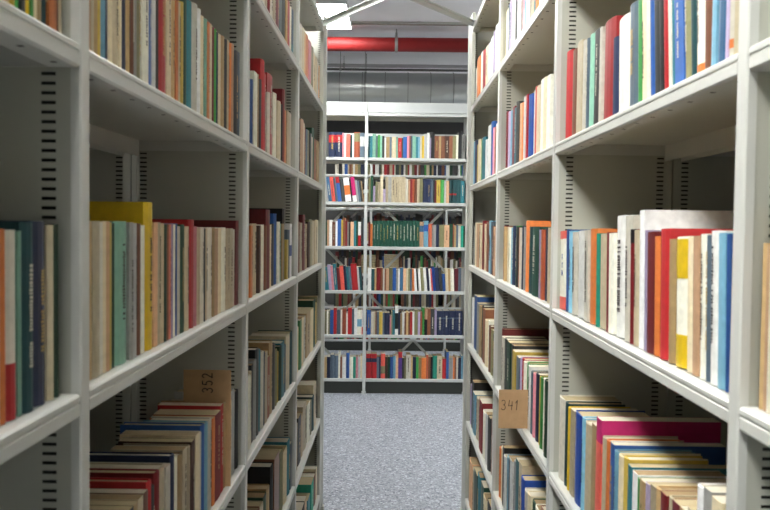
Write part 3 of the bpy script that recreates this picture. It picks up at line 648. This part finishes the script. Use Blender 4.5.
t = thing('air_duct', (0, 9.0, zd), 0, 'round galvanised ventilation duct running above the back rack', 'duct')
b = MB(); b.tube((xs0,0,0), (xs1,0,0), dr, 48); b.obj('duct', GALV, t, smooth=True)
x = xs0+.1
while x < xs1:
    b = MB(); b.tube((x-.004,0,0), (x+.004,0,0), dr+.008, 40); b.obj('seam', ZINC, t, smooth=False); x += .24 if abs(x) < 1.2 else .6
for cx in (-1.9, -.30, 1.5):
    b = MB(); b.tube((cx-.011,0,0), (cx+.011,0,0), dr+.008, 40); b.tube((cx,-dr-.006,0), (cx,-dr-.006,CEIL-zd), .004, 6); b.tube((cx,dr+.006,0), (cx,dr+.006,CEIL-zd), .004, 6); b.obj('hanger', ZINC, t)
# thin conduit and tray lines
for yy, slope, r_, nm, lb, ct in ((8.7, .1830, .012, 'conduit_pipe', 'slim dark conduit pipe just above the round duct', 'pipe'), (9.3, .1875, .020, 'conduit_pipe', 'pale conduit pipe above and behind the slim dark one', 'pipe')):
    zz = CAMZ+slope*yy; t = thing(nm, (0, yy, zz), 0, lb, ct, 'conduits over the duct')
    b = MB(); b.tube((xs0,0,0), (xs1,0,0), r_, 12); b.obj('pipe', mat('dark conduit', (92,92,92), .5) if r_ < .015 else mat('pale conduit', (170,170,172), .5), t, smooth=True)
    for cx in (-2.2, -.55, 1.9):
        b = MB(); b.tube((cx,0,0), (cx,0,CEIL-zz), .004, 6); b.box(cx-.012, cx+.012, -r_-.003, r_+.003, -r_-.003, r_+.003); b.obj('hanger', ZINC, t)
zz = CAMZ+.2372*7.75
t = thing('cable_tray', (0, 7.75, zz), 0, 'long pale cable tray running across the ceiling above the red pipe', 'cable tray')
b = MB(); b.box(-.40, xs1, -.03, .03, -.006, -.003); b.box(-.40, xs1, -.032, -.03, -.006, .045); b.box(-.40, xs1, .03, .032, -.006, .045); b.obj('tray', mat('pale tray metal', (196,196,190), .5), t)
b = MB(); b.tube((-.39,-.05,.055), (xs1,-.05,.055), .009, 10); b.tube((-.39,-.05,-.02), (xs1,-.05,-.02), .007, 10); b.obj('cable', mat('grey cable', (150,146,134), .6), t, smooth=True)
for cx in (.22, 1.6):
    b = MB(); b.box(cx-.02, cx+.02, -.06, .04, .045, CEIL-zz); b.obj('bracket', ZINC, t)
# flat tie bars crossing over the aisle, rack top to rack top
z = CAMZ+1.10
for s, z_, lb in ((1, z, 'pale flat tie bar crossing the aisle overhead, rising from the left row'), (-1, z+.008, 'pale flat tie bar crossing the aisle overhead, rising from the right row')):
    pa = Vector((-(PL+.01) if s > 0 else PR+.01, 4.62, z_)); dx = (.283 if s > 0 else -.307); dy = -.455; k = (PL+PR+.02)/abs(dx)
    pb = pa+Vector((dx*k, dy*k, 0)); c0 = (pa+pb)/2
    t = thing('tie_bar', c0, 0, lb, 'tie bar', 'crossed tie bars over the aisle')
    b = MB(); b.bar(pa-c0, pb-c0, .036, .003); b.bar(pa-c0+Vector((0,0,-.014)), pb-c0+Vector((0,0,-.014)), .003, .026); b.obj('bar', RACKW, t)
    b = MB()
    for q in (pa, pb): v = q-c0; b.tube(v+Vector((0,0,.0)), v+Vector((0,0,.014)), .010, 6)
    b.obj('bolt', ZINC, t)

# ------------------------------------------------------------------ world and view
w = bpy.data.worlds.new('world'); S.world = w; w.use_nodes = True
w.node_tree.nodes['Background'].inputs[0].default_value = (.9, .93, 1, 1); w.node_tree.nodes['Background'].inputs[1].default_value = .2
S.view_settings.view_transform = 'Standard'; S.view_settings.look = 'None'; S.view_settings.gamma = 1; S.view_settings.use_curve_mapping = False
S.view_settings.exposure = 0.0
S.cycles.use_denoising = True; S.cycles.max_bounces = 8; S.cycles.diffuse_bounces = 6
